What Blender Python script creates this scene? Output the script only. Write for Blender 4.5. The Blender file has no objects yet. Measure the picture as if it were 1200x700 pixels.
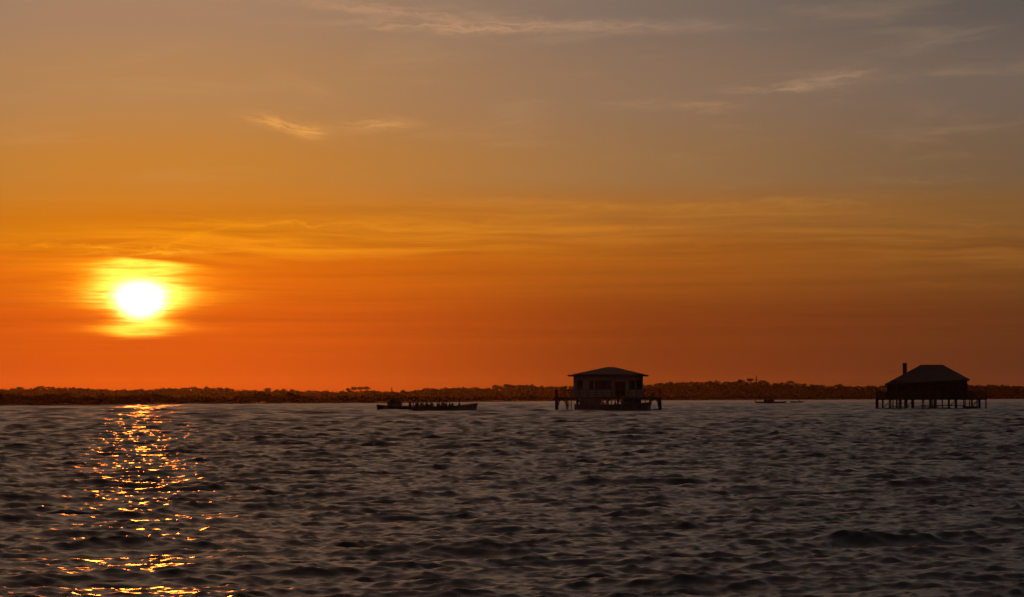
import bpy, bmesh, math, random
import numpy as np
from mathutils import Vector, Matrix
random.seed(7); rng = np.random.default_rng(11)
R = math.radians
C = bpy.context.scene.collection
sc = bpy.context.scene
F = 3403.0            # focal length in photo pixels (1200 wide, about 20 degrees)
CAM_H = 2.0
def yh(px): return 467.0 - px/600.0
def X_at(px, r): return (px-600.0)/F*r
def Z_at(px, py, r): return CAM_H + (yh(px)-py)/F*r
SUN_AZ, SUN_EL = -7.3, 1.95
def srgb(r, g, b):
    f = lambda c: (c/255/12.92) if c/255 <= .04045 else ((c/255+.055)/1.055)**2.4
    return (f(r), f(g), f(b))

# ------------------------------------------------------------------ nodes
class E:
    """a float socket with arithmetic"""
    nt = None
    def __init__(s, v): s.v = v
    @staticmethod
    def m(op, *a, clamp=False):
        n = E.nt.nodes.new('ShaderNodeMath'); n.operation = op; n.use_clamp = clamp
        for i, x in enumerate(a):
            x = x.v if isinstance(x, E) else x
            if isinstance(x, (int, float)): n.inputs[i].default_value = x
            else: E.nt.links.new(x, n.inputs[i])
        return E(n.outputs[0])
    def __add__(s, o): return E.m('ADD', s, o)
    __radd__ = __add__
    def __sub__(s, o): return E.m('SUBTRACT', s, o)
    def __rsub__(s, o): return E.m('SUBTRACT', o, s)
    def __mul__(s, o): return E.m('MULTIPLY', s, o)
    __rmul__ = __mul__
    def __truediv__(s, o): return E.m('DIVIDE', s, o)
def smooth(x, a, b):
    n = E.nt.nodes.new('ShaderNodeMapRange'); n.interpolation_type = 'SMOOTHSTEP'
    E.nt.links.new(x.v, n.inputs[0])
    for i, q in ((1, a), (2, b)):
        if isinstance(q, E): E.nt.links.new(q.v, n.inputs[i])
        else: n.inputs[i].default_value = q
    n.inputs[3].default_value = 0; n.inputs[4].default_value = 1
    return E(n.outputs[0])
def gauss(*q):      # exp(-(sum of squares))
    s = None
    for x in q: s = x*x if s is None else s + x*x
    return E.m('EXPONENT', s*-1.0)
def vec(x, y, z):
    n = E.nt.nodes.new('ShaderNodeCombineXYZ')
    for i, q in enumerate((x, y, z)):
        if isinstance(q, E): E.nt.links.new(q.v, n.inputs[i])
        else: n.inputs[i].default_value = q
    return n.outputs[0]
def noise(v, scale=1.0, detail=3.0, rough=.55, dist=0.0):
    n = E.nt.nodes.new('ShaderNodeTexNoise'); n.noise_dimensions = '3D'
    E.nt.links.new(v, n.inputs['Vector'])
    n.inputs['Scale'].default_value = scale; n.inputs['Detail'].default_value = detail
    n.inputs['Roughness'].default_value = rough; n.inputs['Distortion'].default_value = dist
    return E(n.outputs[0])
def cmix(f, a, b, mode='MIX'):
    n = E.nt.nodes.new('ShaderNodeMix'); n.data_type = 'RGBA'; n.blend_type = mode
    for i, q in ((0, f), (6, a), (7, b)):
        q = q.v if isinstance(q, E) else q
        if isinstance(q, tuple): n.inputs[i].default_value = (*q, 1)
        elif isinstance(q, (int, float)): n.inputs[i].default_value = q
        else: E.nt.links.new(q, n.inputs[i])
    return n.outputs[2]
def ramp(f, stops):
    n = E.nt.nodes.new('ShaderNodeValToRGB'); E.nt.links.new(f.v, n.inputs[0])
    cr = n.color_ramp; cr.interpolation = 'EASE'
    while len(cr.elements) < len(stops): cr.elements.new(.5)
    for e, (p, c) in zip(cr.elements, stops): e.position = p; e.color = (*c, 1)
    return n.outputs[0]

# ------------------------------------------------------------------ world
def build_world():
    w = bpy.data.worlds.new('World'); sc.world = w; w.use_nodes = True
    nt = w.node_tree; nt.nodes.clear(); E.nt = nt
    tc = nt.nodes.new('ShaderNodeTexCoord')
    sp = nt.nodes.new('ShaderNodeSeparateXYZ'); nt.links.new(tc.outputs['Generated'], sp.inputs[0])
    x, y, z = (E(sp.outputs[i]) for i in range(3))
    D = 180/math.pi
    U = E.m('ARCTAN2', x, y)*D
    V = E.m('ARCSINE', z)*D
    Vp = E.m('MAXIMUM', V, 0.0)
    t = E.m('SQRT', Vp/90.0)
    def pos(py): return math.sqrt(max(0, (466-py)/59.4)/90)
    def stops(lst, tail):
        s = [(pos(py), srgb(*c)) for py, c in lst] + [(math.sqrt(el/90), srgb(*c)) for el, c in tail]
        return sorted(s, key=lambda q: q[0])
    A = ramp(t, stops([(466, (184, 68, 15)), (440, (194, 75, 15)), (380, (206, 85, 15)), (320, (214, 100, 10)), (270, (198, 114, 15)), (200, (186, 123, 48)), (100, (170, 127, 82)), (10, (158, 125, 98))],
                      [(14, (146, 116, 96)), (35, (110, 84, 74)), (90, (60, 52, 54))]))
    B = ramp(t, stops([(466, (114, 49, 18)), (440, (119, 51, 18)), (380, (128, 57, 18)), (300, (160, 86, 22)), (250, (160, 100, 40)), (200, (149, 111, 70)), (100, (138, 111, 88)), (10, (122, 107, 96))],
                      [(14, (124, 104, 94)), (35, (98, 77, 72)), (90, (60, 52, 54))]))
    Cc = ramp(t, stops([(466, (80, 43, 26)), (440, (85, 45, 26)), (380, (94, 51, 25)), (300, (116, 72, 32)), (250, (122, 85, 46)), (200, (110, 88, 66)), (100, (106, 93, 84)), (10, (88, 83, 80))],
                       [(14, (90, 83, 80)), (35, (74, 63, 62)), (90, (60, 52, 54))]))
    Dd = ramp(t, [(0, srgb(26, 25, 29)), (.3, srgb(34, 33, 37)), (.6, srgb(42, 40, 42)), (1, srgb(48, 46, 48))])
    dU = E.m('ABSOLUTE', U-SUN_AZ)
    dU = E.m('MINIMUM', dU, 360.0-dU)
    # broad dawn-like falloff away from the sun
    mA = smooth(dU, 0.5, 10.5); col = cmix(mA, A, B)
    col = cmix(smooth(dU, 7.0, 18.5), col, Cc)
    col = cmix(smooth(dU, 18.0, 110.0), col, Dd)
    # the physical sky, faint
    ns = nt.nodes.new('ShaderNodeTexSky'); ns.sky_type = 'NISHITA'; ns.sun_disc = False
    ns.sun_elevation = R(SUN_EL); ns.sun_rotation = R(SUN_AZ); ns.dust_density = 3; ns.air_density = 1.5
    nsc = nt.nodes.new('ShaderNodeVectorMath'); nsc.operation = 'SCALE'; nsc.inputs['Scale'].default_value = .003
    nt.links.new(ns.outputs[0], nsc.inputs[0])
    # ---- streaky clouds
    warp = noise(vec(U*.12, V*.5, 3.3), 1.0, 3)-.5
    Vw = V + warp*.9 + U*.012
    s1 = noise(vec(U*.16, Vw*3.2, 0.0), 1.0, 5, .6)
    s2 = noise(vec(U*.35, Vw*7.0, 5.0), 1.0, 4, .6)
    st = smooth(s1*.65+s2*.35, .40, .66)
    # bright bank of streaks, upper edge sagging to both sides
    Vc = V - (3.55 - (U-1.0)*(U-1.0)*.006)
    bank = smooth(Vc, -1.1, -.25)*(1.0-smooth(Vc, .0, .5))*smooth(U, -14.0, -4.0)
    bankL = smooth(V, 2.65, 2.9)*(1.0-smooth(V, 3.0, 3.5))*(1.0-smooth(U, -3.0, 1.0))
    amt = st*(bank*.75 + bankL*.55)
    streak = cmix(smooth(dU, 0.0, 16.0), srgb(255, 160, 22), srgb(172, 112, 44))
    col = cmix(amt*.55, col, streak)
    # low darker and lighter bands
    s3 = noise(vec(U*.10, V*5.0+warp*1.5, 9.0), 1.0, 5, .62)
    low = smooth(V, .5, 1.3)*(1.0-smooth(V, 2.6, 4.6))
    lev = (s3-.5)*low*.6
    mul = 1.0+lev
    mv = nt.nodes.new('ShaderNodeVectorMath'); mv.operation = 'SCALE'; nt.links.new(col, mv.inputs[0]); nt.links.new(mul.v, mv.inputs['Scale'])
    col = mv.outputs[0]
    # faint high veil texture
    s4 = noise(vec(U*.25+V*.1, V*1.8-U*.12, 2.0), 1.0, 6, .6, .4)
    veil = smooth(s4, .5, .78)*smooth(V, 3.5, 5.0)*.14
    col = cmix(veil, col, srgb(205, 165, 120))
    # cirrus wisps: (photo x, y, half length, half thickness, slope, amount, colour)
    def wisp(px, py, hl, hw, sl, amp, c, seed):
        nonlocal col
        u0, v0 = (px-600)/59.4, (466-py)/59.4
        du = (U-u0); dv = (V-v0) - du*sl
        wn = noise(vec(U*1.1, V*3.0, seed), 1.0, 5, .62, .6)
        dv = dv + (wn-.5)*.35
        g = gauss(du/(hl/59.4), dv/(hw/59.4))
        tex = noise(vec(du*1.2, dv*9.0, seed+4.0), 1.0, 5, .65, .5)
        g = g*smooth(tex, .3, .66)*amp
        col = cmix(g, col, srgb(*c))
    wisp(560, 32, 150, 7, -.01, .75, (198, 152, 112), 1.0)
    wisp(455, 14, 110, 7, -.10, .6, (196, 150, 112), 2.0)
    wisp(740, 32, 110, 7, .0, .42, (170, 140, 116), 3.0)
    wisp(335, 147, 42, 7, -.22, 1.0, (226, 160, 84), 4.0)
    wisp(362, 154, 16, 7, .0, .7, (232, 164, 80), 14.0)
    wisp(440, 147, 45, 7, .02, .8, (206, 150, 90), 5.0)
    wisp(360, 105, 40, 9, -.3, .3, (196, 148, 96), 6.0)
    wisp(980, 96, 40, 11, .10, .7, (162, 132, 106), 7.0)
    wisp(915, 105, 55, 5, .06, .75, (172, 140, 106), 8.0)
    wisp(830, 126, 32, 6, .0, .7, (176, 136, 96), 9.0)
    wisp(745, 124, 50, 6, .0, .35, (170, 132, 96), 10.0)
    wisp(1100, 55, 70, 8, .2, .35, (140, 120, 108), 11.0)
    wisp(1075, 214, 60, 4, .0, .35, (150, 116, 76), 12.0)
    wisp(900, 240, 130, 6, .02, .5, (178, 120, 56), 13.0)
    wisp(140, 291, 120, 3.2, -.02, .75, (250, 160, 22), 41.0)
    wisp(175, 297, 60, 2.4, .02, .8, (255, 180, 40), 42.0)
    wisp(232, 276, 45, 4.5, .30, .7, (240, 150, 20), 43.0)
    wisp(330, 263, 130, 3.0, .0, .7, (232, 146, 26), 44.0)
    wisp(300, 285, 90, 3.0, -.02, .5, (236, 142, 22), 45.0)
    wisp(490, 266, 110, 4.5, .02, .55, (214, 132, 30), 46.0)
    wisp(600, 237, 90, 3.4, -.02, .6, (186, 124, 56), 47.0)
    wisp(720, 243, 150, 4.2, .0, .65, (184, 120, 48), 48.0)
    wisp(650, 266, 130, 3.4, -.02, .6, (196, 118, 34), 49.0)
    wisp(770, 284, 110, 3.0, .0, .45, (176, 104, 32), 50.0)
    wisp(1130, 268, 70, 4.0, -.03, .5, (150, 98, 42), 51.0)
    wisp(1080, 336, 50, 3.0, -.02, .45, (142, 82, 28), 52.0)
    # ---- glow round the sun, cut by thin cloud sheets
    du, dv = U-SUN_AZ, V-SUN_EL
    wide = gauss(du/7.0, dv/3.2)
    add = cmix(1.0, (0, 0, 0), (0, 0, 0))
    def addc(base, f, c):
        n = nt.nodes.new('ShaderNodeVectorMath'); n.operation = 'SCALE'; n.inputs[0].default_value = c
        nt.links.new(f.v, n.inputs['Scale'])
        a = nt.nodes.new('ShaderNodeVectorMath'); a.operation = 'ADD'
        nt.links.new(base, a.inputs[0]); nt.links.new(n.outputs[0], a.inputs[1]); return a.outputs[0]
    col = addc(col, wide, (.05, .006, .0))
    gs = noise(vec(du*.55, dv*6.0+warp*1.0, 21.0), 1.0, 5, .65)
    gs2 = noise(vec(du*.8, dv*14.0, 31.0), 1.0, 4, .6)
    cut = smooth(gs*.6+gs2*.4, .38, .58)
    wv1 = noise(vec(0.0, dv*4.2+1.7, 40.0), 1.0, 3, .6)-.5
    top = 1.0-smooth(dv+du*.075+(gs2-.5)*.06, .72, .80)
    bot = smooth(dv+(gs2-.5)*.12, -.82, -.66)
    edge = top*bot
    # half width of the bright patch against height: cloud sheets slice it
    def bump(c, h): return gauss((dv-c)/h)
    wd = bump(.62, .16)*.52 + bump(.10, .42)*.86 + bump(-.62, .13)*.34 + .37 + wv1*.55 + (gs2-.5)*.35
    q = du/wd
    q2 = q*q
    halo = (E.m('EXPONENT', q2*q2*-1.0)*.6 + E.m('EXPONENT', q2*-.6)*.4)*edge*(.5+cut*.5)
    col = addc(col, halo, (1.1, .50, .015))
    qm = du/(wd*.74); qm2 = qm*qm
    mid = E.m('EXPONENT', qm2*qm2*-1.0)*edge*(.35+cut*.65)*(bump(.08, .5)*.8+.25)
    col = addc(col, mid, (1.2, .9, .16))
    cw = .50 + (dv+.05)*.24 + (gs2-.5)*.22
    qc = du/cw; qc2 = qc*qc; vc = (dv+.02)/.37; vc2 = vc*vc
    core = E.m('EXPONENT', (qc2+vc2)*(qc2+vc2)*-1.4)*edge
    col = addc(col, core, (14.0, 4.6, 1.6))
    a = nt.nodes.new('ShaderNodeVectorMath'); a.operation = 'ADD'
    nt.links.new(col, a.inputs[0]); nt.links.new(nsc.outputs[0], a.inputs[1])
    # below the horizon: dark
    fin = cmix(smooth(V, -1.2, -.1), (.02, .015, .012), a.outputs[0])
    bg = nt.nodes.new('ShaderNodeBackground'); bg.inputs[1].default_value = 1.0
    nt.links.new(fin, bg.inputs[0])
    out = nt.nodes.new('ShaderNodeOutputWorld'); nt.links.new(bg.outputs[0], out.inputs[0])
    w.cycles.sampling_method = 'MANUAL'; w.cycles.sample_map_resolution = 4096
build_world()

# ------------------------------------------------------------------ materials
def mat(name, base, rough=.8, var=.25, scale=3.0, spec=.3, metal=0.0, stretch=(1, 1, 1), bump=0.0):
    m = bpy.data.materials.new(name); m.use_nodes = True
    nt = m.node_tree; E.nt = nt
    b = nt.nodes['Principled BSDF']
    tc = nt.nodes.new('ShaderNodeTexCoord')
    mp = nt.nodes.new('ShaderNodeMapping'); mp.inputs['Scale'].default_value = stretch
    nt.links.new(tc.outputs['Object'], mp.inputs[0])
    n = noise(mp.outputs[0], scale, 4)
    f = smooth(n, .3, .7)
    c = cmix(f, tuple(q*(1-var) for q in base), tuple(min(1, q*(1+var)) for q in base))
    nt.links.new(c, b.inputs['Base Color'])
    b.inputs['Roughness'].default_value = rough; b.inputs['Metallic'].default_value = metal
    b.inputs['Specular IOR Level'].default_value = spec
    if bump:
        bn = nt.nodes.new('ShaderNodeBump'); bn.inputs['Distance'].default_value = bump
        nt.links.new(n.v, bn.inputs['Height']); nt.links.new(bn.outputs[0], b.inputs['Normal'])
    return m
def plank_mat(name, base, width, vertical=True, rough=.75):
    m = bpy.data.materials.new(name); m.use_nodes = True
    nt = m.node_tree; E.nt = nt; b = nt.nodes['Principled BSDF']
    tc = nt.nodes.new('ShaderNodeTexCoord'); sp = nt.nodes.new('ShaderNodeSeparateXYZ')
    nt.links.new(tc.outputs['Object'], sp.inputs[0])
    x, y, z = (E(sp.outputs[i]) for i in range(3))
    q = (x+y)/width if vertical else z/width
    fr = E.m('FRACT', q); ce = E.m('FLOOR', q)
    gap = smooth(fr, 0.0, .08)
    wn = nt.nodes.new('ShaderNodeTexWhiteNoise'); wn.noise_dimensions = '1D'; nt.links.new(ce.v, wn.inputs['W'])
    g = noise(vec(x*6.0, y*6.0, z*1.0), 1.5, 4)
    k = (E(wn.outputs[0])*.3+.75)*(g*.5+.75)*(gap*.6+.4)
    s = nt.nodes.new('ShaderNodeVectorMath'); s.operation = 'SCALE'; s.inputs[0].default_value = base
    nt.links.new(k.v, s.inputs['Scale']); nt.links.new(s.outputs[0], b.inputs['Base Color'])
    bn = nt.nodes.new('ShaderNodeBump'); bn.inputs['Distance'].default_value = .01
    nt.links.new(gap.v, bn.inputs['Height']); nt.links.new(bn.outputs[0], b.inputs['Normal'])
    b.inputs['Roughness'].default_value = rough; return m
M = dict(
    white_wall=plank_mat('painted_white_boards', (.50, .48, .48), .18),
    dark_wall=plank_mat('tarred_boards', (.03, .024, .02), .20),
    tile=plank_mat('roof_tiles_dark', (.06, .045, .04), .24),
    shutter=mat('shutter_paint', (.06, .02, .018), .6),
    glass=mat('window_glass', (.02, .022, .025), .08, .1, spec=.6),
    trim=mat('white_trim', (.55, .54, .54), .6),
    wood=mat('weathered_wood', (.09, .07, .055), .85, .35, 4, stretch=(1, 1, .3)),
    post=mat('wet_timber_pile', (.035, .028, .022), .7, .4, 3),
    brick=mat('chimney_brick', (.16, .06, .04), .9, .3, 6),
    hull=mat('dark_hull_paint', (.035, .035, .045), .4, .25, 2),
    hull2=mat('worn_hull_paint', (.16, .15, .15), .5, .25, 2),
    band=mat('gunwale_paint', (.05, .045, .045), .7, .2, 2),
    metal=mat('dull_metal', (.2, .2, .2), .4, .2, 5, metal=.8),
    black=mat('black_plastic', (.02, .02, .02), .4),
    canvas=mat('canvas', (.20, .20, .21), .9, .2, 3),
    skin=mat('skin', (.35, .2, .14), .6, .08),
    jacket=mat('jacket_cloth', (.05, .05, .07), .9, .3),
    jacket2=mat('pale_jacket_cloth', (.20, .18, .16), .9, .2),
    trousers=mat('trouser_cloth', (.03, .03, .04), .9, .2),
    hair=mat('hair', (.03, .02, .015), .8),
    bark=mat('pine_bark', (.06, .04, .03), .95, .3, 2),
    needle=mat('pine_foliage', (.03, .033, .028), 1.0, .5, .25, spec=0),
    scrub=mat('marsh_scrub', (.03, .03, .025), 1.0, .5, .3, spec=0),
    sand=mat('dark_heath_ground', (.045, .038, .025), .95, .25, .05, spec=.1),
)

# ------------------------------------------------------------------ builders
def obj(name, bm, m, parent=None, smooth_=False):
    me = bpy.data.meshes.new(name); bm.to_mesh(me); bm.free()
    for mm in (m if isinstance(m, (list, tuple)) else [m]): me.materials.append(mm)
    if smooth_:
        for p in me.polygons: p.use_smooth = True
    o = bpy.data.objects.new(name, me); C.objects.link(o)
    if parent: o.parent = parent
    return o
def obj_np(name, verts, faces, m, parent=None, smooth_=False):
    """verts (n,3), faces (k,3 or 4) numpy -> object"""
    me = bpy.data.meshes.new(name); n = faces.shape[1]; k = len(faces)
    me.vertices.add(len(verts)); me.vertices.foreach_set('co', verts.astype(np.float32).ravel())
    me.loops.add(k*n); me.loops.foreach_set('vertex_index', faces.astype(np.int32).ravel())
    me.polygons.add(k); me.polygons.foreach_set('loop_start', np.arange(0, k*n, n, dtype=np.int32))
    if smooth_: me.polygons.foreach_set('use_smooth', np.ones(k, dtype=bool))
    me.update(calc_edges=True); me.materials.append(m)
    o = bpy.data.objects.new(name, me); C.objects.link(o)
    if parent: o.parent = parent
    return o
def thing(name, label, cat, loc=(0, 0, 0), rz=0, group=None):
    o = bpy.data.objects.new(name, None); C.objects.link(o); o.empty_display_size = .2
    o.location = loc; o.rotation_euler = (0, 0, rz); o['label'] = label; o['category'] = cat
    if group: o['group'] = group
    return o
def copy_tree(o, parent=None):
    c = o.copy(); C.objects.link(c); c.parent = parent
    for ch in list(o.children): copy_tree(ch, c)
    return c
def box(bm, x0, x1, y0, y1, z0, z1):
    v = [bm.verts.new(p) for p in ((x0, y0, z0), (x1, y0, z0), (x1, y1, z0), (x0, y1, z0), (x0, y0, z1), (x1, y0, z1), (x1, y1, z1), (x0, y1, z1))]
    for f in ((3, 2, 1, 0), (4, 5, 6, 7), (0, 1, 5, 4), (1, 2, 6, 5), (2, 3, 7, 6), (3, 0, 4, 7)): bm.faces.new([v[i] for i in f])
def tube(bm, p, q, r0, r1=None, n=8):
    r1 = r0 if r1 is None else r1
    p, q = Vector(p), Vector(q); d = (q-p).normalized()
    a = d.orthogonal().normalized(); b = d.cross(a)
    A = [bm.verts.new(p+(a*math.cos(t)+b*math.sin(t))*r0) for t in [2*math.pi*i/n for i in range(n)]]
    B = [bm.verts.new(q+(a*math.cos(t)+b*math.sin(t))*r1) for t in [2*math.pi*i/n for i in range(n)]]
    for i in range(n): bm.faces.new((A[i], A[(i+1) % n], B[(i+1) % n], B[i]))
    bm.faces.new(A[::-1]); bm.faces.new(B)
def BM(): return bmesh.new()

# ------------------------------------------------------------------ camera, sun
cd = bpy.data.cameras.new('camera'); cam = bpy.data.objects.new('camera', cd); C.objects.link(cam)
cd.sensor_width = 36; cd.lens = 36*F/1200; cd.clip_start = .1; cd.clip_end = 30000
cam.matrix_world = Matrix.Translation((0, 0, CAM_H)) @ Matrix.Rotation(R(90)+math.atan(116/F), 4, 'X') @ Matrix.Rotation(R(-.0955), 4, 'Z')
sc.camera = cam
ld = bpy.data.lights.new('sun', 'SUN'); sun = bpy.data.objects.new('sun', ld); C.objects.link(sun)
ld.energy = 1.5; ld.angle = R(.8); ld.color = (1.0, .18, .012)
sd = Vector((math.sin(R(SUN_AZ))*math.cos(R(SUN_EL)), math.cos(R(SUN_AZ))*math.cos(R(SUN_EL)), math.sin(R(SUN_EL))))
sun.rotation_euler = sd.to_track_quat('Z', 'Y').to_euler(); sun.location = sd*300

# ------------------------------------------------------------------ water
def build_water():
    dense = np.linspace(-12.6, 12.6, 900)
    left = -12.6 - np.cumsum(np.linspace(.1, 9, 40)); left = left[left > -179][::-1]
    th = np.concatenate([left, dense, -left[::-1]])
    th = np.radians(th)
    rr = [1.0]
    while rr[-1] < 16: rr.append(rr[-1]*1.05)
    while rr[-1] < 1000: rr.append(rr[-1]*(1.0021+.0016*min(1, rr[-1]/700)))
    while rr[-1] < 2700: rr.append(rr[-1]*1.006)
    while rr[-1] < 6000: rr.append(rr[-1]*1.02)
    rr = np.array(rr)
    dth = np.gradient(th); dr = np.gradient(rr)
    TH, RR = np.meshgrid(th, rr)
    x0 = np.sin(TH)*RR; y0 = np.cos(TH)*RR
    sp = np.maximum(dr[:, None]*.8, np.abs(dth)[None, :]*RR*1.0)
    X, Y, Z = x0.copy(), y0.copy(), np.zeros_like(x0)
    N = 160
    lam = np.exp(np.linspace(math.log(.12), math.log(3.6), N))
    rs = np.random.default_rng(5)
    NL = 50
    lam = np.concatenate([lam, np.exp(np.linspace(math.log(3.6), math.log(9), NL))])
    def gate(L, r): return 1.0 if L <= 3.6 else np.clip((r-L*22)/(L*22), .45 if L < 6 else 0, 1)
    def wgt(L): return 1.35 if L < .45 else 1.0 if L < 1.1 else 1.0-.6*min(1, math.log(L/1.1)) if L <= 3.6 else LODW
    S = np.zeros(len(rr))
    for L in lam: S += (wgt(L)*gate(L, rr)*np.clip((L/sp.min(axis=1)-1.3)/1.2, 0, 1))**2
    S0 = S[(rr > 25) & (rr < 40)].mean()
    norm = np.clip(np.sqrt(S0/np.maximum(S, 1e-3)), .5, 1.8)
    for i in range(N+NL):
        L = lam[i]*rs.uniform(.97, 1.03); k = 2*math.pi/L
        spread = 20 if L > 1.6 else 30 if L > .5 else 45
        a = R(90+180 + 12 + rs.normal(0, spread)); kx, ky = math.cos(a)*k, math.sin(a)*k
        w = wgt(lam[i])
        amp = WAVE_SLOPE*math.sqrt(2/N)*w/k
        ph = rs.uniform(0, 6.283)
        rows = np.where((L/sp).max(axis=1) > 1.3)[0]
        if len(rows) == 0: continue
        n = rows.max()+1
        f = np.clip((L/sp[:n]-1.3)/1.2, 0, 1)
        # patchy gusts: amplitude varies slowly over the surface
        gx = np.sin(x0[:n]*.045+i)*np.sin(y0[:n]*.03+i*1.7)
        f = f*(1+.5*gx)*norm[:n, None]
        if lam[i] > 3.6: f = f*gate(lam[i], rr[:n])[:, None]
        p = kx*x0[:n]+ky*y0[:n]+ph
        s, c = np.sin(p), np.cos(p)
        Z[:n] += amp*f*c
        X[:n] -= amp*f*s*kx/k*1.15; Y[:n] -= amp*f*s*ky/k*1.15
    nr, nc = x0.shape
    verts = np.stack([X, Y, Z], -1).reshape(-1, 3)
    i = np.arange(nr-1)[:, None]*nc + np.arange(nc-1)[None, :]
    faces = np.stack([i, i+1, i+nc+1, i+nc], -1).reshape(-1, 4)[:, ::-1]
    # close the wedge behind the camera
    j = np.arange(nr-1)*nc
    wedge = np.stack([j+nc-1, j, j+nc, j+2*nc-1], -1)[:, ::-1]
    # centre cap
    cidx = len(verts); verts = np.vstack([verts, [0, 0, 0]])
    ring = np.arange(nc); nxt = (ring+1) % nc
    cap = np.stack([np.full(nc, cidx), nxt, ring, np.full(nc, cidx)], -1)[:, :4]
    capf = np.stack([ring, nxt, np.full(nc, cidx)], -1)[:, ::-1]
    o = obj_np('water', verts, np.vstack([faces, wedge]), water_mat(), smooth_=True)
    bm = bmesh.new(); bm.from_mesh(o.data); bm.verts.ensure_lookup_table()
    for t in capf:
        bm.faces.new([bm.verts[int(q)] for q in t]).smooth = True
    bm.to_mesh(o.data); bm.free()
    o['kind'] = 'structure'
    return o
WAVE_SLOPE = .23
LODW = .5
RIP = .45
FARS = .8
def water_mat():
    m = bpy.data.materials.new('sea_water'); m.use_nodes = True
    nt = m.node_tree; E.nt = nt; b = nt.nodes['Principled BSDF']
    tc = nt.nodes.new('ShaderNodeTexCoord'); P = tc.outputs['Object']
    ln = nt.nodes.new('ShaderNodeVectorMath'); ln.operation = 'LENGTH'; nt.links.new(P, ln.inputs[0])
    d = E(ln.outputs['Value'])
    sp = nt.nodes.new('ShaderNodeSeparateXYZ'); nt.links.new(P, sp.inputs[0])
    x, y = E(sp.outputs[0]), E(sp.outputs[1])
    far = smooth(d, 50.0, 380.0)
    def slopes(vx, seed, detail):
        n = nt.nodes.new('ShaderNodeTexNoise'); n.noise_dimensions = '3D'
        nt.links.new(vec(x*vx[0]+y*.35*vx[0], y*vx[1], seed), n.inputs['Vector'])
        n.inputs['Scale'].default_value = 1.0; n.inputs['Detail'].default_value = detail; n.inputs['Roughness'].default_value = .72
        sc_ = nt.nodes.new('ShaderNodeSeparateColor'); nt.links.new(n.outputs['Color'], sc_.inputs[0])
        return E(sc_.outputs[0])-.5, E(sc_.outputs[1])-.5
    gust = noise(vec(x*.035, y*.012, 4.0), 1.0, 3, .6)*1.1+.45
    r1 = slopes((2.6, 4.6), 0.0, 4.0)      # ripples of a hand's breadth
    r2 = slopes((.75, 1.35), 8.0, 3.0)     # wavelets, taking over with distance
    k1 = gust*RIP; k2 = smooth(d, 120.0, 600.0)*FARS
    sx = r1[0]*k1*.75 + r2[0]*k2*.7
    sy = r1[1]*k1 + r2[1]*k2
    ge = nt.nodes.new('ShaderNodeNewGeometry')
    ad = nt.nodes.new('ShaderNodeVectorMath'); ad.operation = 'ADD'
    nt.links.new(ge.outputs['Normal'], ad.inputs[0]); nt.links.new(vec(sx, sy, 0.0), ad.inputs[1])
    nz = nt.nodes.new('ShaderNodeVectorMath'); nz.operation = 'NORMALIZE'
    nt.links.new(ad.outputs[0], nz.inputs[0]); nt.links.new(nz.outputs[0], b.inputs['Normal'])
    b.inputs['Base Color'].default_value = (.014, .014, .012, 1)
    b.inputs['IOR'].default_value = 1.333; b.inputs['Specular IOR Level'].default_value = .5
    rg = smooth(d, 30.0, 900.0)*.02+.23
    nt.links.new(rg.v, b.inputs['Roughness'])
    return m
build_water()

# ------------------------------------------------------------------ land
SH = np.array([(-900, 700), (0, 760), (120, 765), (165, 850), (240, 920), (360, 960), (480, 1120), (600, 1450), (800, 1850), (1000, 2150), (1200, 2400), (2200, 2600)], float)
def shore_r(px): return np.interp(px, SH[:, 0], SH[:, 1])
SKY = np.array([(-900, 452), (0, 455), (20, 454.3), (40, 453.4), (52, 452.4), (75, 452.6), (100, 453.3), (115, 454.6), (125, 455.6), (150, 455.6), (165, 455), (200, 453.4), (225, 452.8), (255, 452.4), (264, 453.6),
    (275, 455.5), (300, 456.2), (310, 456.6), (325, 456.4), (345, 456.6), (352, 458.2), (362, 457), (400, 457.4), (432, 457), (450, 458.2), (465, 458), (480, 457), (500, 454.2), (530, 453), (555, 453), (570, 453.6), (582, 452.2), (597, 450.6), (607, 449.6), (625, 449.6), (636, 451.4), (665, 451.8),
    (740, 451.5), (765, 449.6), (772, 448.2), (790, 447), (830, 446.4), (865, 446.4), (885, 446), (898, 447.2), (903, 449), (912, 447.6), (930, 448.4), (960, 450), (975, 451.6), (985, 450.4), (1000, 451.8), (1020, 450.8), (1050, 449.4), (1170, 449.5), (1200, 450.8), (2200, 451)], float)
def top_z(px, r): return CAM_H + (yh(px) - np.interp(px, SKY[:, 0], SKY[:, 1]))/F*r
def ground_z(px, r):
    s = shore_r(px); rise0 = np.maximum(s+40, 2380); rise1 = 2760
    beach = np.clip((r-s)/12, -2, 1)*.45
    t = np.clip((r-rise0)/(rise1-rise0), 0, 1); t = t*t*(3-2*t)
    ridge = np.maximum(top_z(px, 2780)-8.5, .6)
    return beach + t*(ridge-.45)
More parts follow.
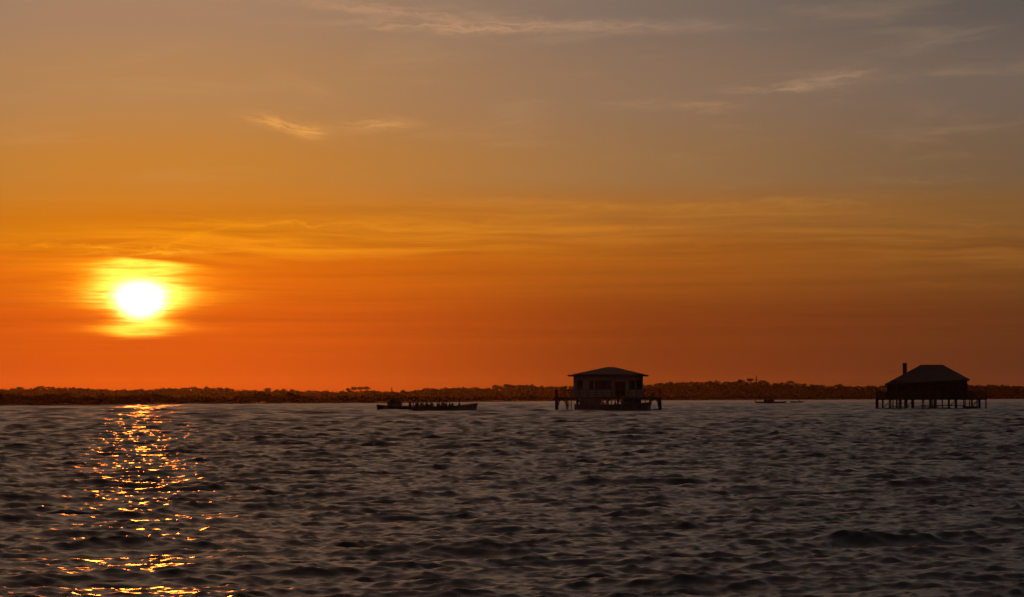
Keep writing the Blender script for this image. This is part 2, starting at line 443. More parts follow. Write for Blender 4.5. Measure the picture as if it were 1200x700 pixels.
def build_land():
    px = np.linspace(-900, 2200, 420)
    u = np.concatenate([np.linspace(-.03, .05, 10), np.linspace(.07, 1, 45), np.linspace(1.1, 3, 12)])
    PX, UU = np.meshgrid(px, u)
    s = shore_r(PX); r = s + UU*(2800-s) + (np.sin(PX*.13)*4+np.sin(PX*.41)*2)*np.clip(1-UU*5, 0, 1)*0
    z = ground_z(PX, r)
    z = z + np.where(r > s+15, .25*np.sin(PX*.21+r*.01), 0)
    z = np.where(r < s-1, -.8, z)
    verts = np.stack([X_at(PX, r), r, z], -1).reshape(-1, 3)
    nr, nc = PX.shape
    i = np.arange(nr-1)[:, None]*nc + np.arange(nc-1)[None, :]
    faces = np.stack([i, i+1, i+nc+1, i+nc], -1).reshape(-1, 4)
    o = obj_np('hills', verts, faces, M['sand'], smooth_=True); o['kind'] = 'structure'
build_land()

def leafcloud(n, rx, ry, rz, cz, size, rs, shell=.5, flat=0.0):
    """n small faces scattered through an ellipsoid -> (4n,3) verts"""
    d = rs.normal(size=(n, 3)); d /= np.linalg.norm(d, axis=1)[:, None]
    rad = rs.uniform(shell, 1, n)[:, None]**.6
    c = d*rad*np.array([rx, ry, rz]) + np.array([0, 0, cz])
    if flat: c[:, 2] = np.where(c[:, 2] < cz, cz+(c[:, 2]-cz)*(1-flat), c[:, 2])
    a = rs.normal(size=(n, 3)); a /= np.linalg.norm(a, axis=1)[:, None]
    b = np.cross(a, rs.normal(size=(n, 3))); b /= np.linalg.norm(b, axis=1)[:, None]
    s = size*rs.uniform(.6, 1.3, n)[:, None]
    return np.stack([c+a*s, c+b*s*.8, c-a*s, c-b*s*.8], 1).reshape(-1, 3)
def quads(nv): return np.arange(nv).reshape(-1, 4)
def trunk_np(h, r0, n=5):
    v = []; 
    for i in range(n):
        t = 2*math.pi*i/n; v.append((math.cos(t)*r0, math.sin(t)*r0, -1.0))
    for i in range(n):
        t = 2*math.pi*i/n; v.append((math.cos(t)*r0*.5, math.sin(t)*r0*.5, h))
    f = [(i, (i+1) % n, n+(i+1) % n, n+i) for i in range(n)]
    return np.array(v), np.array(f)
def crown_of(kind, H, W, rs, n):
    if kind == 'umbrella':     # flat-topped stone pine, several lobes
        parts = []
        for k in range(6):
            a = rs.uniform(0, 6.28); q = rs.uniform(.15, .62)*W/2
            p = leafcloud(n//6, W*.30, W*.30, H*.12, H*.86+rs.uniform(-.05, .03)*H, .55, rs, .2)
            p[:, 0] += math.cos(a)*q; p[:, 1] += math.sin(a)*q; parts.append(p)
        return np.vstack(parts)
    if kind == 'spire':
        parts = []
        for k in range(5):
            t = k/4
            parts.append(leafcloud(n//5, W*.5*(1-t*.8), W*.5*(1-t*.8), H*.11, H*(.45+.5*t), .4, rs, .1))
        return np.vstack(parts)
    parts = []
    for k in range(5):
        a = rs.uniform(0, 6.28); q = rs.uniform(0, .4)*W/2
        p = leafcloud(n//5, W*.36, W*.36, H*.2, H*rs.uniform(.58, .78), .6, rs, .2)
        p[:, 0] += math.cos(a)*q; p[:, 1] += math.sin(a)*q; parts.append(p)
    return np.vstack(parts)

def build_wood():
    rs = np.random.default_rng(3)
    temps = [crown_of(k, 1.0*h, w, rs, 60) for k, h, w in (('round', 8, 6.5), ('umbrella', 9, 7), ('round', 7, 5.5), ('umbrella', 8, 6), ('round', 8, 7), ('spire', 8, 4))]
    tv, tf = trunk_np(6.5, .22)
    cv, tvs, tfs = [], [], []; n = 0
    rows = [2790, 2775, 2760, 2740, 2718, 2694, 2668, 2640, 2608, 2572, 2532, 2486, 2434]
    for ri, r in enumerate(rows):
        step = 3.6 if ri < 3 else 5.0
        for xw in np.arange(-720, 760, step):
            xx = xw + rs.uniform(-2, 2); r2 = r+rs.uniform(-8, 8); px = 600+xx/r2*F
            if r2 < shore_r(px)+25: continue
            g = ground_z(px, r2)
            H = 8.0*rs.uniform(.82, 1.0) if ri < 3 else 8.0*rs.uniform(.7, 1.0)
            lim = top_z(px, r2) - g
            H = min(H, lim*rs.uniform(.93, 1.0)) if lim > 3 else H*.6
            s = H/8.6; t = temps[rs.integers(0, 6)] if ri > 0 else temps[rs.choice([0, 1, 2, 3, 4])]
            a = rs.uniform(0, 6.28); ca, sa = math.cos(a), math.sin(a)
            v = t.copy(); v = np.stack([v[:, 0]*ca-v[:, 1]*sa, v[:, 0]*sa+v[:, 1]*ca, v[:, 2]*s*1.0], -1)
            cv.append(v+np.array([xx, r2, g]))
            for q in range(2):
                bx = leafcloud(14, 3.2, 2.5, 1.9, 1.6, .75, rs, .0)
                cv.append(bx+np.array([xx+rs.uniform(-3, 3), r2+rs.uniform(-4, 4), g]))
            if ri < 4:
                w = tv.copy(); w[:, 2] *= s; tvs.append(w+np.array([xx, r2, g])); tfs.append(tf+n); n += len(tv)
    cv = np.vstack(cv); tvs = np.vstack(tvs); tfs = np.vstack(tfs)
    nv = len(cv)
    me_v = np.vstack([cv, tvs]); me_f = np.vstack([quads(nv), tfs+nv])
    o = obj_np('pine_wood', me_v, me_f, M['needle'])
    o.data.materials.append(M['bark'])
    mi = np.zeros(len(me_f), dtype=np.int32); mi[nv//4:] = 1
    o.data.polygons.foreach_set('material_index', mi)
    o['kind'] = 'stuff'; o['label'] = 'dark pine wood covering the low far ridge across the horizon'; o['category'] = 'wood'
build_wood()

def build_scrub():
    rs = np.random.default_rng(9); out = []
    for px in np.arange(-260, 1460, 1.1):
        s = shore_r(px)
        k = 1.0 + .5*math.sin(px*.045)+.35*math.sin(px*.11+1)+.3*math.sin(px*.31+2)
        for q in range(3 if px < 520 else 2):
            r = s + 8 + rs.uniform(0, 28)*(1+q)
            h = (1.3+.8*max(0, k))*rs.uniform(.5, 1.15)
            if px > 520: h *= 1.1
            for c, w, e in ((78, 5, 1.8), (100, 4, .9), (125, 4, 1.0), (153, 3, 1.0), (178, 7, .8), (308, 8, 2.2), (338, 9, .8), (445, 10, 1.0), (10, 12, .8)):
                h += e*math.exp(-((px-c)/w)**2)*rs.uniform(.5, 1)
            v = leafcloud(26, 1.6, 1.6, h*.5, h*.5, .36, rs, .1)
            g = .55
            out.append(v+np.array([X_at(px+rs.uniform(-1, 1), r), r, g-.1]))
    v = np.vstack(out)
    o = obj_np('shore_scrub', v, quads(len(v)), M['scrub']); o['kind'] = 'stuff'
    o['label'] = 'low dark scrub lining the waterside of the far shore'; o['category'] = 'scrub'
build_scrub()

def pine(kind, px, ytop, r, W, label, H=9.5):
    rs = np.random.default_rng(int(px*7))
    xx = X_at(px, r); zt = Z_at(px, ytop, r); g = float(ground_z(px, r))
    H = max(H, zt-g); g2 = zt-H
    g2 = g if H == zt-g else g2
    t = thing('pine_tree', label, 'pine tree', (xx, r, g), 0, 'pines standing out on the far ridge')
    H = zt-g
    c = crown_of(kind, H/1.02, W, rs, 150)
    tv, tf = trunk_np(H*.86, .28)
    obj_np('trunk', tv, tf, M['bark'], t)
    cr = obj_np('crown', c, quads(len(c)), M['needle'], t)
    # limbs
    lv, lf, n = [], [], 0
    bm = BM()
    for k in range(5):
        a = rs.uniform(0, 6.28); tube(bm, (0, 0, H*rs.uniform(.5, .65)), (math.cos(a)*W*.3, math.sin(a)*W*.3, H*.82), .14, .07, 5)
    obj('limbs', bm, M['bark'], t)
pines = [
 ('umbrella', 46, 451.9, 10, 'flat topped pine beside the small gap at the far left of the ridge'),
 ('umbrella', 24, 453.3, 9, 'low pine left of the small gap at the far left of the ridge'),
 ('umbrella', 313, 454.6, 8, 'pine over the tall dark clump of shore scrub, left of a pair of rounded pines'),
 ('round', 325, 454.6, 7, 'left one of the pair of rounded pines right of the sun'),
 ('round', 333, 454.4, 7, 'right one of the pair of rounded pines right of the sun'),
 ('round', 342, 455.2, 6, 'small pine just before the dip in the ridge right of the sun'),
 ('umbrella', 408, 454.6, 5, 'leftmost crown of the flat pine clump left of the two boats'),
 ('umbrella', 415, 452.8, 9, 'second crown from the left in the flat pine clump left of the two boats'),
 ('umbrella', 422, 452.5, 9, 'middle crown of the flat pine clump left of the two boats'),
 ('umbrella', 430, 452.6, 8, 'rightmost crown of the flat pine clump left of the two boats'),
 ('round', 437, 456.0, 5, 'low pine at the right foot of the flat pine clump left of the boats'),
 ('spire', 459, 454.2, 3.4, 'narrow pointed pine above the cabin of the left boat'),
 ('round', 472, 456.2, 5, 'low rounded pine right of the pointed one above the left boat'),
 ('umbrella', 580, 450.8, 7, 'small pine left of the rounded hump that precedes the white hut'),
 ('umbrella', 593, 449.9, 8, 'leaning flat crowned pine at the left edge of the rounded hump'),
 ('round', 786, 446.0, 8, 'low pine near the left end of the high ridge between the huts'),
 ('round', 832, 444.8, 8, 'left crown of the bump halfway along the high ridge between the huts'),
 ('round', 839, 444.8, 8, 'right crown of the bump halfway along the high ridge between the huts'),
 ('umbrella', 868, 443.8, 7, 'pine left of the tallest spike on the ridge between the huts'),
 ('umbrella', 879, 443.0, 9, 'broad flat pine touching the tallest spike on the ridge'),
 ('spire', 886, 440.6, 2.6, 'thin tall pine forming the tallest spike on the ridge'),
 ('umbrella', 894, 445.2, 9, 'pine right of the tallest spike, before the notch in the ridge'),
 ('round', 908, 446.4, 8, 'pine right of the notch in the ridge above the two small boats'),
 ('umbrella', 925, 446.2, 10, 'wide low pine above the small boat nearest the dark hut'),
 ('round', 984, 449.2, 8, 'lone rounded pine in the dip left of the dark hut'),
]
for kind, px, yt, W, lab in pines:
    pine(kind, px, yt, 2700 if kind != 'spire' else 2690, W, lab)

# ------------------------------------------------------------------ houses on stilts
def hip_roof(bm, x0, x1, y0, y1, z0, rx0, rx1, ry, z1, th=.14):
    """hip roof with eave thickness; ridge from rx0 to rx1 at y=ry, z=z1"""
    lo = [bm.verts.new(p) for p in ((x0, y0, z0), (x1, y0, z0), (x1, y1, z0), (x0, y1, z0))]
    up = [bm.verts.new(p) for p in ((x0, y0, z0+th), (x1, y0, z0+th), (x1, y1, z0+th), (x0, y1, z0+th))]
    a, b = bm.verts.new((rx0, ry, z1)), bm.verts.new((rx1, ry, z1))
    bm.faces.new(lo[::-1])
    for i in range(4): bm.faces.new((lo[i], lo[(i+1) % 4], up[(i+1) % 4], up[i]))
    bm.faces.new((up[0], up[1], b, a)); bm.faces.new((up[1], up[2], b)); bm.faces.new((up[2], up[3], a, b)); bm.faces.new((up[3], up[0], a))
def window(parent, x, z0, z1, w, y, shut=True, tm='trim'):
    """window in a front wall at plane y (facing -y)"""
    bm = BM()
    for a, b, c, d in ((x-w/2-.08, x-w/2, z0-.08, z1+.08), (x+w/2, x+w/2+.08, z0-.08, z1+.08), (x-w/2, x+w/2, z1, z1+.08), (x-w/2, x+w/2, z0-.08, z0), (x-.03, x+.03, z0, z1)):
        box(bm, a, b, y-.06, y-.005, c, d)
    fr = obj('window', bm, M[tm], parent)
    bm = BM(); box(bm, x-w/2, x-.03, y-.03, y-.008, z0, z1); box(bm, x+.03, x+w/2, y-.03, y-.008, z0, z1)
    obj('pane', bm, M['glass'], fr)
    if shut:
        for s in (-1, 1):
            bm = BM(); cx = x+s*(w/2+.08+w*.27)
            box(bm, cx-w*.25, cx+w*.25, y-.07, y-.02, z0-.05, z1+.05)
            for q in (.25, .75):
                zz = z0+(z1-z0)*q; box(bm, cx-w*.22, cx+w*.22, y-.09, y-.072, zz-.05, zz+.05)
            obj('shutter', bm, M['shutter'], fr)
def railing(name, parent, pts, z0, h, m, pitch=1.1, infill='bars'):
    bm = BM()
    for (xa, ya), (xb, yb) in zip(pts[:-1], pts[1:]):
        L = math.hypot(xb-xa, yb-ya); n = max(1, round(L/pitch))
        for i in range(n+1):
            t = i/n; x, y = xa+(xb-xa)*t, ya+(yb-ya)*t
            box(bm, x-.05, x+.05, y-.05, y+.05, z0, z0+h)
        for q in ((h+.03, .05), (h*.66, .03), (h*.33, .03)):
            tube(bm, (xa, ya, z0+q[0]), (xb, yb, z0+q[0]), q[1], n=6)
        if infill == 'boards':
            k = int(L/.16)
            for i in range(k):
                if random.random() < .12: continue
                t = (i+.5)/k; x, y = xa+(xb-xa)*t, ya+(yb-ya)*t
                tube(bm, (x, y, z0+.05), (x, y, z0+h-.03), .05, n=4)
    obj(name, bm, m, parent)

def white_hut():
    r = 420.0; k = r/F
    cx = 712.5; X0 = X_at(cx, r)
    t = thing('stilt_house', 'pale walled hut on stilts with a low hipped roof, a covered boat moored beneath', 'stilt house', (X0*(r+5)/r, r+5.0, 0), -math.atan(X0/r), 'huts standing on stilts in the bay')
    px = lambda p: (p-cx)*k
    pz = lambda y: Z_at(cx, y, r)
    zd = pz(465.3)                                 # deck top
    x0, x1 = px(671.8), px(753.2); y0, y1 = -5.0, 5.0
    ze = pz(441.2)
    bm = BM(); box(bm, x0, x1, y0, y1, zd, ze); obj('wall', bm, M['white_wall'], t)
    bm = BM(); hip_roof(bm, px(670.5), px(754.5), y0-.25, y1+.25, ze+.25, px(711), px(720), 0, pz(429.9), .05); rf = obj('roof', bm, M['tile'], t)
    bm = BM(); box(bm, px(665.2), px(759.6), y0-.8, y1+.8, ze+.04, ze+.22); obj('eaves', bm, M['wood'], t)
    # openings: (x, w)
    for x, w in ((679.3, .7), (692.8, .45), (706.5, 1.1), (740.5, .7), (748.8, .7)):
        window(t, px(x), pz(455.8), pz(446.6), w, y0, w > 1, 'shutter')
    # shutters closed look: dark leaf panels flanking the small windows
    bm = BM(); dx = px(726.5); box(bm, dx-.75, dx+.75, y0-.05, y0-.006, zd, pz(447)); dr = obj('door', bm, M['shutter'], t)
    bm = BM()
    for a in (-.83, .76): box(bm, dx+a, dx+a+.07, y0-.08, y0-.004, zd, pz(446.6))
    box(bm, dx-.76, dx+.76, y0-.08, y0-.004, pz(447)+.002, pz(446.4)); obj('door_frame', bm, M['trim'], dr)
    bm = BM(); tube(bm, (dx+.1, y0-.1, zd+1.0), (dx+.1, y0-.1, zd+1.15), .03); obj('handle', bm, M['metal'], dr)
    # deck
    ya, yb = -7.6, 7.6; xa, xb = px(650.5), px(774.5)
    bm = BM()
    n = int((xb-xa)/.2)
    for i in range(n):
        a = xa+(xb-xa)*i/n; box(bm, a, a+(xb-xa)/n-.012, ya, yb, zd-.06, zd-.002)
    for yy in (ya+.1, -2.6, 2.6, yb-.3): box(bm, xa, xb, yy, yy+.2, zd-.34, zd-.062)
    obj('deck', bm, M['wood'], t)
    xs = [xa+.12, px(664.5), px(676), px(689), px(702.5), px(712.5), px(724), px(737), px(750), px(761), xb-.12]
    for i, x in enumerate(xs):
        for yy in (ya+.2, -2.5, 2.7, yb-.2):
            if yy != ya+.2 and i in (1, 9): continue
            bm = BM(); tube(bm, (x, yy, -1.6), (x, yy, zd-.342), .12, .11); obj('stilt', bm, M['post'], t)
    # curved braces under the terraces (the arches seen at each end)
    def arch(xa_, xb_, y):
        bm = BM(); top = zd-.35; h = 1.0; pr = None
        for i in range(9):
            u = i/8; x = xa_+(xb_-xa_)*u; z = top-h+h*math.sin(math.pi*u)**.5*.98
            if pr: tube(bm, pr, (x, y, z), .075, n=6)
            pr = (x, y, z)
        obj('brace', bm, M['post'], t)
    for y in (ya+.2, yb-.2):
        arch(xs[0]+.05, xs[1]-.05, y); arch(xs[9]+.05, xs[10]-.05, y)
        for a, b in ((2, 3), (4, 5), (6, 7)):
            bm = BM(); tube(bm, (xs[a], y, .3), (xs[b], y, zd-.4), .07, n=6); tube(bm, (xs[b], y+.16, .3), (xs[a], y+.16, zd-.4), .07, n=6); obj('brace', bm, M['post'], t)
    railing('railing', t, [(xa+.1, ya+.1), (xb-.1, ya+.1), (xb-.1, yb-.1), (xa+.1, yb-.1), (xa+.1, ya+.1)], zd, .98, M['wood'], 1.15, 'bars')
    # deck bench and ladder
    bm = BM(); lx = px(668)
    for s in (-.22, .22): tube(bm, (lx+s, ya-.3, -.8), (lx+s, ya-.03, zd+.2), .045, n=6)
    for i in range(8): z = -.4+i*.32; tube(bm, (lx-.22, ya-.3+.27*(z+.8)/(zd+1.0), z), (lx+.22, ya-.3+.27*(z+.8)/(zd+1.0), z), .03, n=6)
    obj('ladder', bm, M['wood'], t)
white_hut()

def dark_hut():
    r = 460.0; k = r/F; cx = 1088.0; X0 = X_at(cx, r)
    t = thing('stilt_house', 'black silhouetted hut on many thin stilts with chimney and steep roof at the right', 'stilt house', (X0*(r+5.5)/r, r+5.5, 0), -math.atan(X0/r), 'huts standing on stilts in the bay')
    px = lambda p: (p-cx)*k
    pz = lambda y: Z_at(cx, y, r)
    zd = pz(466.6); x0, x1 = px(1039.2), px(1132.6); y0, y1 = -5.5, 5.5; ze = pz(446.6)
    bm = BM(); box(bm, px(1045), x1, y0, y1, zd, ze); obj('wall', bm, M['dark_wall'], t)
    bm = BM(); box(bm, x0, px(1045)-.003, y0+.5, y1-.5, zd, pz(450.8)); obj('lean_to', bm, M['dark_wall'], t)
    # roof: hip at right, long slope at left running lower
    bm = BM()
    le, re = px(1037.0), px(1135.6)
    P = [(le, y0-.5, pz(451.4)), (re, y0-.5, pz(446.2)), (re, y1+.5, pz(446.2)), (le, y1+.5, pz(451.4))]
    mid = px(1046.5)
    lo = [bm.verts.new(p) for p in P]; up = [bm.verts.new((p[0], p[1], p[2]+.18)) for p in P]
    a, b = bm.verts.new((px(1077.5), 0, pz(428.1))), bm.verts.new((px(1106), 0, pz(428.1)))
    bm.faces.new(lo[::-1])
    for i in range(4): bm.faces.new((lo[i], lo[(i+1) % 4], up[(i+1) % 4], up[i]))
    bm.faces.new((up[0], up[1], b, a)); bm.faces.new((up[1], up[2], b)); bm.faces.new((up[2], up[3], a, b)); bm.faces.new((up[3], up[0], a))
    rf = obj('roof', bm, M['tile'], t)
    bm = BM(); tube(bm, (px(1077.5), 0, pz(428.1)+.02), (px(1106), 0, pz(428.1)+.02), .1, n=6); obj('ridge_cap', bm, M['tile'], rf)
    bm = BM(); xc = px(1060); box(bm, xc-.33, xc+.33, -.9, -.2, pz(444), pz(426.4)); ch = obj('chimney', bm, M['brick'], rf)
    bm = BM(); box(bm, xc-.4, xc+.4, -.97, -.13, pz(426.4)+.002, pz(425.3)); obj('chimney_cap', bm, M['brick'], ch)
    for x, w in ((1056, .9), (1072, .9), (1104, .9), (1120, .9)): window(t, px(x), pz(460), pz(451.5), w, y0, True, 'dark_wall')
    dx = px(1088); bm = BM(); box(bm, dx-.45, dx+.45, y0-.05, y0-.006, zd, pz(450.5)); dr = obj('door', bm, M['shutter'], t)
    bm = BM(); tube(bm, (dx+.3, y0-.08, zd+1), (dx+.3, y0-.08, zd+1.12), .03); obj('handle', bm, M['metal'], dr)
    xa, xb = px(1026.8), px(1155); ya, yb = -7.4, 7.4
    bm = BM(); n = int((xb-xa)/.2)
    for i in range(n):
        q = xa+(xb-xa)*i/n; box(bm, q, q+(xb-xa)/n-.012, ya, yb, zd-.06, zd-.002)
    for yy in (ya+.1, -2.6, 2.4, yb-.3): box(bm, xa, xb, yy, yy+.2, zd-.3, zd-.062)
    obj('deck', bm, M['wood'], t)
    i = 0
    for p in (1028, 1035, 1044, 1050.5, 1056, 1061.5, 1069.5, 1080.5, 1090, 1096.5, 1103.5, 1110.5, 1118.5, 1130, 1138, 1147, 1153.8):
        x = px(p)
        for q, yy in enumerate((ya+.25, -2.5, 2.5, yb-.25)):
            if q in (1, 2) and i % 3 == 1: continue
            jx = random.uniform(-.35, .35) if q else 0
            bm = BM(); tube(bm, (x+jx+random.uniform(-.06, .06), yy, -1.6), (x+jx, yy, zd-.3), .10, .09); obj('stilt', bm, M['post'], t)
        i += 1
    bm = BM(); box(bm, px(1040), px(1124), ya+.05, ya+.12, .05, .2); obj('low_beam', bm, M['post'], t)
    bm = BM(); box(bm, px(1040), px(1100), yb-.1, yb-.03, .3, .42); box(bm, px(1078), px(1130), -2.35, -2.28, .55, .67); obj('low_beam', bm, M['post'], t)
    for a, b in ((1035, 1044), (1061.5, 1069.5), (1110.5, 1118.5)):
        bm = BM(); tube(bm, (px(a), ya+.4, .2), (px(b), ya+.4, zd-.35), .06, n=6); obj('brace', bm, M['post'], t)
    railing('railing', t, [(xa+.1, ya+.1), (xa+.1, yb-.1), (xb-.1, yb-.1), (xb-.1, ya+.1), (px(1133), ya+.1)], zd, 1.0, M['wood'], 1.3, 'boards')
    railing('railing', t, [(xa+.1, ya+.1), (px(1128), ya+.1)], zd, .95, M['wood'], 1.3, 'boards')
    # tall corner posts
    for p in (1028, 1154):
        bm = BM(); tube(bm, (px(p), ya+.3, zd), (px(p), ya+.3, pz(454.6)), .09, n=6); obj('corner_post', bm, M['post'], t)
    # stair down to the water
    bm = BM()
    for s in (0, .8): tube(bm, (px(1146), ya-.5-s, zd-.05), (px(1132), ya-.5-s, -.4), .07, n=6)
    for j in range(8):
        u = j/8; x = px(1146)+(px(1132)-px(1146))*u; z = zd-.1+(-.4-zd)*u
        box(bm, x-.14, x+.14, ya-1.28, ya-.52, z-.02, z+.02)
    obj('stair', bm, M['wood'], t)
dark_hut()

# ------------------------------------------------------------------ boats
def hull(L, B, Hs, Hb, m, parent, band=True, thick=.05, ns=18, stern=.75, rake=.12, floor=.12):
    """open hull, bow towards +x; sheer from Hs (stern) to Hb (bow); draught .3"""
    bm = BM(); rows = []; inner = []
    for i in range(ns+1):
        u = i/ns; x = -L/2+L*u
        w = B/2*(stern+(1-stern)*min(1, u*3)) if u < .35 else B/2*math.sqrt(max(0, 1-((u-.35)/.65)**2.4))
        w = max(w, .02)
        top = Hs+(Hb-Hs)*max(0, (u-.45)/.55)**1.8 + .03*math.cos(u*3)
        keel = -.3+.28*max(0, (u-.75)/.25)**2
        xt = x + rake*L*max(0, (u-.6)/.4)**2*.4
        prof = [(0, keel, 0), (.55, keel+.08, 0), (.86, .08, .35), (1.0, top, 1.0)]
        ring = []
        for s in (-1, 1):
            seq = prof if s == 1 else prof[:0:-1]
            for (q, z, f) in seq:
                ring.append(((x+(xt-x)*f), s*q*w, z))
        rows.append([bm.verts.new(p) for p in ring])
        iw = max(w-thick, .005)
        inner.append([bm.verts.new(p) for p in ((xt, -iw, top), (x+(xt-x)*.4, -iw*.85, floor if floor < top-.05 else top-.06), (x+(xt-x)*.4, iw*.85, floor if floor < top-.05 else top-.06), (xt, iw, top))])
    for a, b in zip(rows[:-1], rows[1:]):
        for j in range(len(a)-1): bm.faces.new((a[j], a[j+1], b[j+1], b[j]))
    for a, b in zip(inner[:-1], inner[1:]):
        for j in range(3): bm.faces.new((a[j+1], a[j], b[j], b[j+1]))
    for a, b, c, d in zip(rows[:-1], rows[1:], inner[:-1], inner[1:]):
        bm.faces.new((a[0], b[0], d[0], c[0])); bm.faces.new((b[-1], a[-1], c[3], d[3]))
    bm.faces.new(rows[0]+[inner[0][3], inner[0][2], inner[0][1], inner[0][0]])
    bmesh.ops.recalc_face_normals(bm, faces=bm.faces)
    h = obj('hull', bm, m, parent)
    if band:
        bm = BM()
        for s in (0, -1):
            for a, b in zip(rows[:-1], rows[1:]): pass
        bm.free()
        bm = BM(); pts = []
        for i in range(ns+1):
            u = i/ns; x = -L/2+L*u
            w = B/2*(stern+(1-stern)*min(1, u*3)) if u < .35 else B/2*math.sqrt(max(0, 1-((u-.35)/.65)**2.4))
            top = Hs+(Hb-Hs)*max(0, (u-.45)/.55)**1.8 + .03*math.cos(u*3)
            pts.append((x + rake*L*max(0, (u-.6)/.4)**2*.4, max(w, .02), top))
        for s in (-1, 1):
            for p, q in zip(pts[:-1], pts[1:]): tube(bm, (p[0], s*p[1], p[2]+.01), (q[0], s*q[1], q[2]+.01), .045, n=6)
        obj('gunwale', bm, M['band'], parent)
    return h
def outboard(parent, x, z, y=0):
    bm = BM()
    box(bm, x-.45, x-.1, y-.15, y+.15, z+.1, z+.55); box(bm, x-.36, x-.2, y-.08, y+.08, -.4, z+.098); box(bm, x-.098, x+.05, y-.1, y+.1, z-.1, z+.25)
    bmesh.ops.bevel(bm, geom=[e for e in bm.edges], offset=.02, segments=1, affect='EDGES')
    obj('outboard_motor', bm, M['black'], parent)
    bm = BM()
    for q in range(3):
        a = q*2.094; box(bm, x-.44, x-.40, y-.03+.08*math.cos(a), y+.03+.08*math.cos(a), -.38+.08*math.sin(a), -.3+.08*math.sin(a))
    return
def thwarts(parent, xs, B, z):
    bm = BM()
    for x in xs: box(bm, x-.16, x+.16, -B/2*.86, B/2*.86, z-.04, z)
    obj('bench_seats', bm, M['wood'], parent)

# people -------------------------------------------------------------
def skin_mesh(name, pts, edges, m, parent, root=0, sub=1):
    me = bpy.data.meshes.new(name); me.from_pydata([p[:3] for p in pts], edges, []); me.materials.append(m)
    o = bpy.data.objects.new(name, me); C.objects.link(o); o.parent = parent
    md = o.modifiers.new('skin', 'SKIN')
    if not me.skin_vertices: me.skin_vertices.new(name='')
    for i, p in enumerate(pts):
        rr = p[3]; sv = me.skin_vertices[0].data[i]
        sv.radius = rr if isinstance(rr, tuple) else (rr, rr); sv.use_root = (i == root)
    s = o.modifiers.new('sub', 'SUBSURF'); s.levels = s.render_levels = sub
    md.use_smooth_shade = True
    return o
def person_proto(pose, jm):
    """faces +x, origin at the feet (standing) or the seat (sitting)"""
    t = thing('person', '', 'person')
    if pose == 'sit':
        hip = 0.0+.1; kn = (.42, .0); legs = lambda s: [(.0, s*.09, hip, .09), (.42, s*.13, .12, .07), (.46, s*.13, -.28, .05), (.58, s*.13, -.34, .035)]
        arms = lambda s: [(.0, s*.18, .58, .055), (.05, s*.24, .36, .045), (.27, s*.16, .26, .035), (.34, s*.12, .24, .03)]
        sp = [(0, 0, .1, .13), (-.02, 0, .3, .14), (0, 0, .5, .15), (.01, 0, .63, .06), (.02, 0, .70, .055), (.03, 0, .79, .09), (.03, 0, .87, .085)]
    else:
        legs = lambda s: [(.0, s*.09, .88, .10), (.02, s*.10, .48, .07), (-.01, s*.11, .09, .05), (.13, s*.12, .04, .035)]
        arms = lambda s: [(.0, s*.19, 1.42, .055), (-.03, s*.26, 1.16, .045), (.16, s*.22, 1.02, .035), (.25, s*.17, 1.02, .03)]
        sp = [(0, 0, .92, .13), (0, 0, 1.12, .13), (0, 0, 1.33, .15), (0, 0, 1.47, .06), (.01, 0, 1.54, .055), (.02, 0, 1.63, .09), (.02, 0, 1.71, .085)]
    pts = list(sp); ed = [(i, i+1) for i in range(len(sp)-1)]
    for s in (-1, 1):
        b = len(pts); pts += legs(s); ed += [(0, b)]+[(b+i, b+i+1) for i in range(3)]
        b = len(pts); pts += arms(s); ed += [(2, b)]+[(b+i, b+i+1) for i in range(3)]
    # nose and fingers kept as small chains on the same surface
    hd = len(sp)-2; b = len(pts); hx, hy, hz, _ = sp[hd]; pts.append((hx+.115, 0, hz-.005, .015)); ed.append((hd, b))
    skin_mesh('body', pts, ed, M['skin'], t)
    # jacket
    jp = [(x, y, z, r*1.3) for x, y, z, r in sp[:4]]; je = [(0, 1), (1, 2), (2, 3)]
    for s in (-1, 1):
        b = len(jp); jp += [(x, y, z, r*1.3) for x, y, z, r in arms(s)[:3]]; je += [(2, b), (b, b+1), (b+1, b+2)]
    skin_mesh('jacket', jp, je, jm, t)
    tp = [(sp[0][0], 0, sp[0][2]-.01, .14)]; te = []
    for s in (-1, 1):
        b = len(tp); tp += [(x, y, z, r*1.15) for x, y, z, r in legs(s)[:3]]; te += [(0, b), (b, b+1), (b+1, b+2)]
    skin_mesh('trousers', tp, te, M['trousers'], t)
    bm = BM(); bmesh.ops.create_uvsphere(bm, u_segments=12, v_segments=8, radius=.105)
    for v in list(bm.verts):
        v.co.x *= 1.08
        if v.co.z < -.02 and v.co.x > -.02: v.co *= .8
        v.co += Vector((hx-.015, 0, hz+.05))
    obj('hair', bm, M['hair'], t, True)
    return t
protos = {}
def person(pose, jm, loc, rz, label, group=None, sc_=1.0):
    key = (pose, jm)
    if key not in protos: o = protos[key] = person_proto(pose, M[jm])
    else: o = copy_tree(protos[key])
    o.location = loc; o.rotation_euler = (0, 0, rz); o.scale = (sc_,)*3; o['label'] = label
    if group: o['group'] = group
    elif 'group' in o: del o['group']
    return o

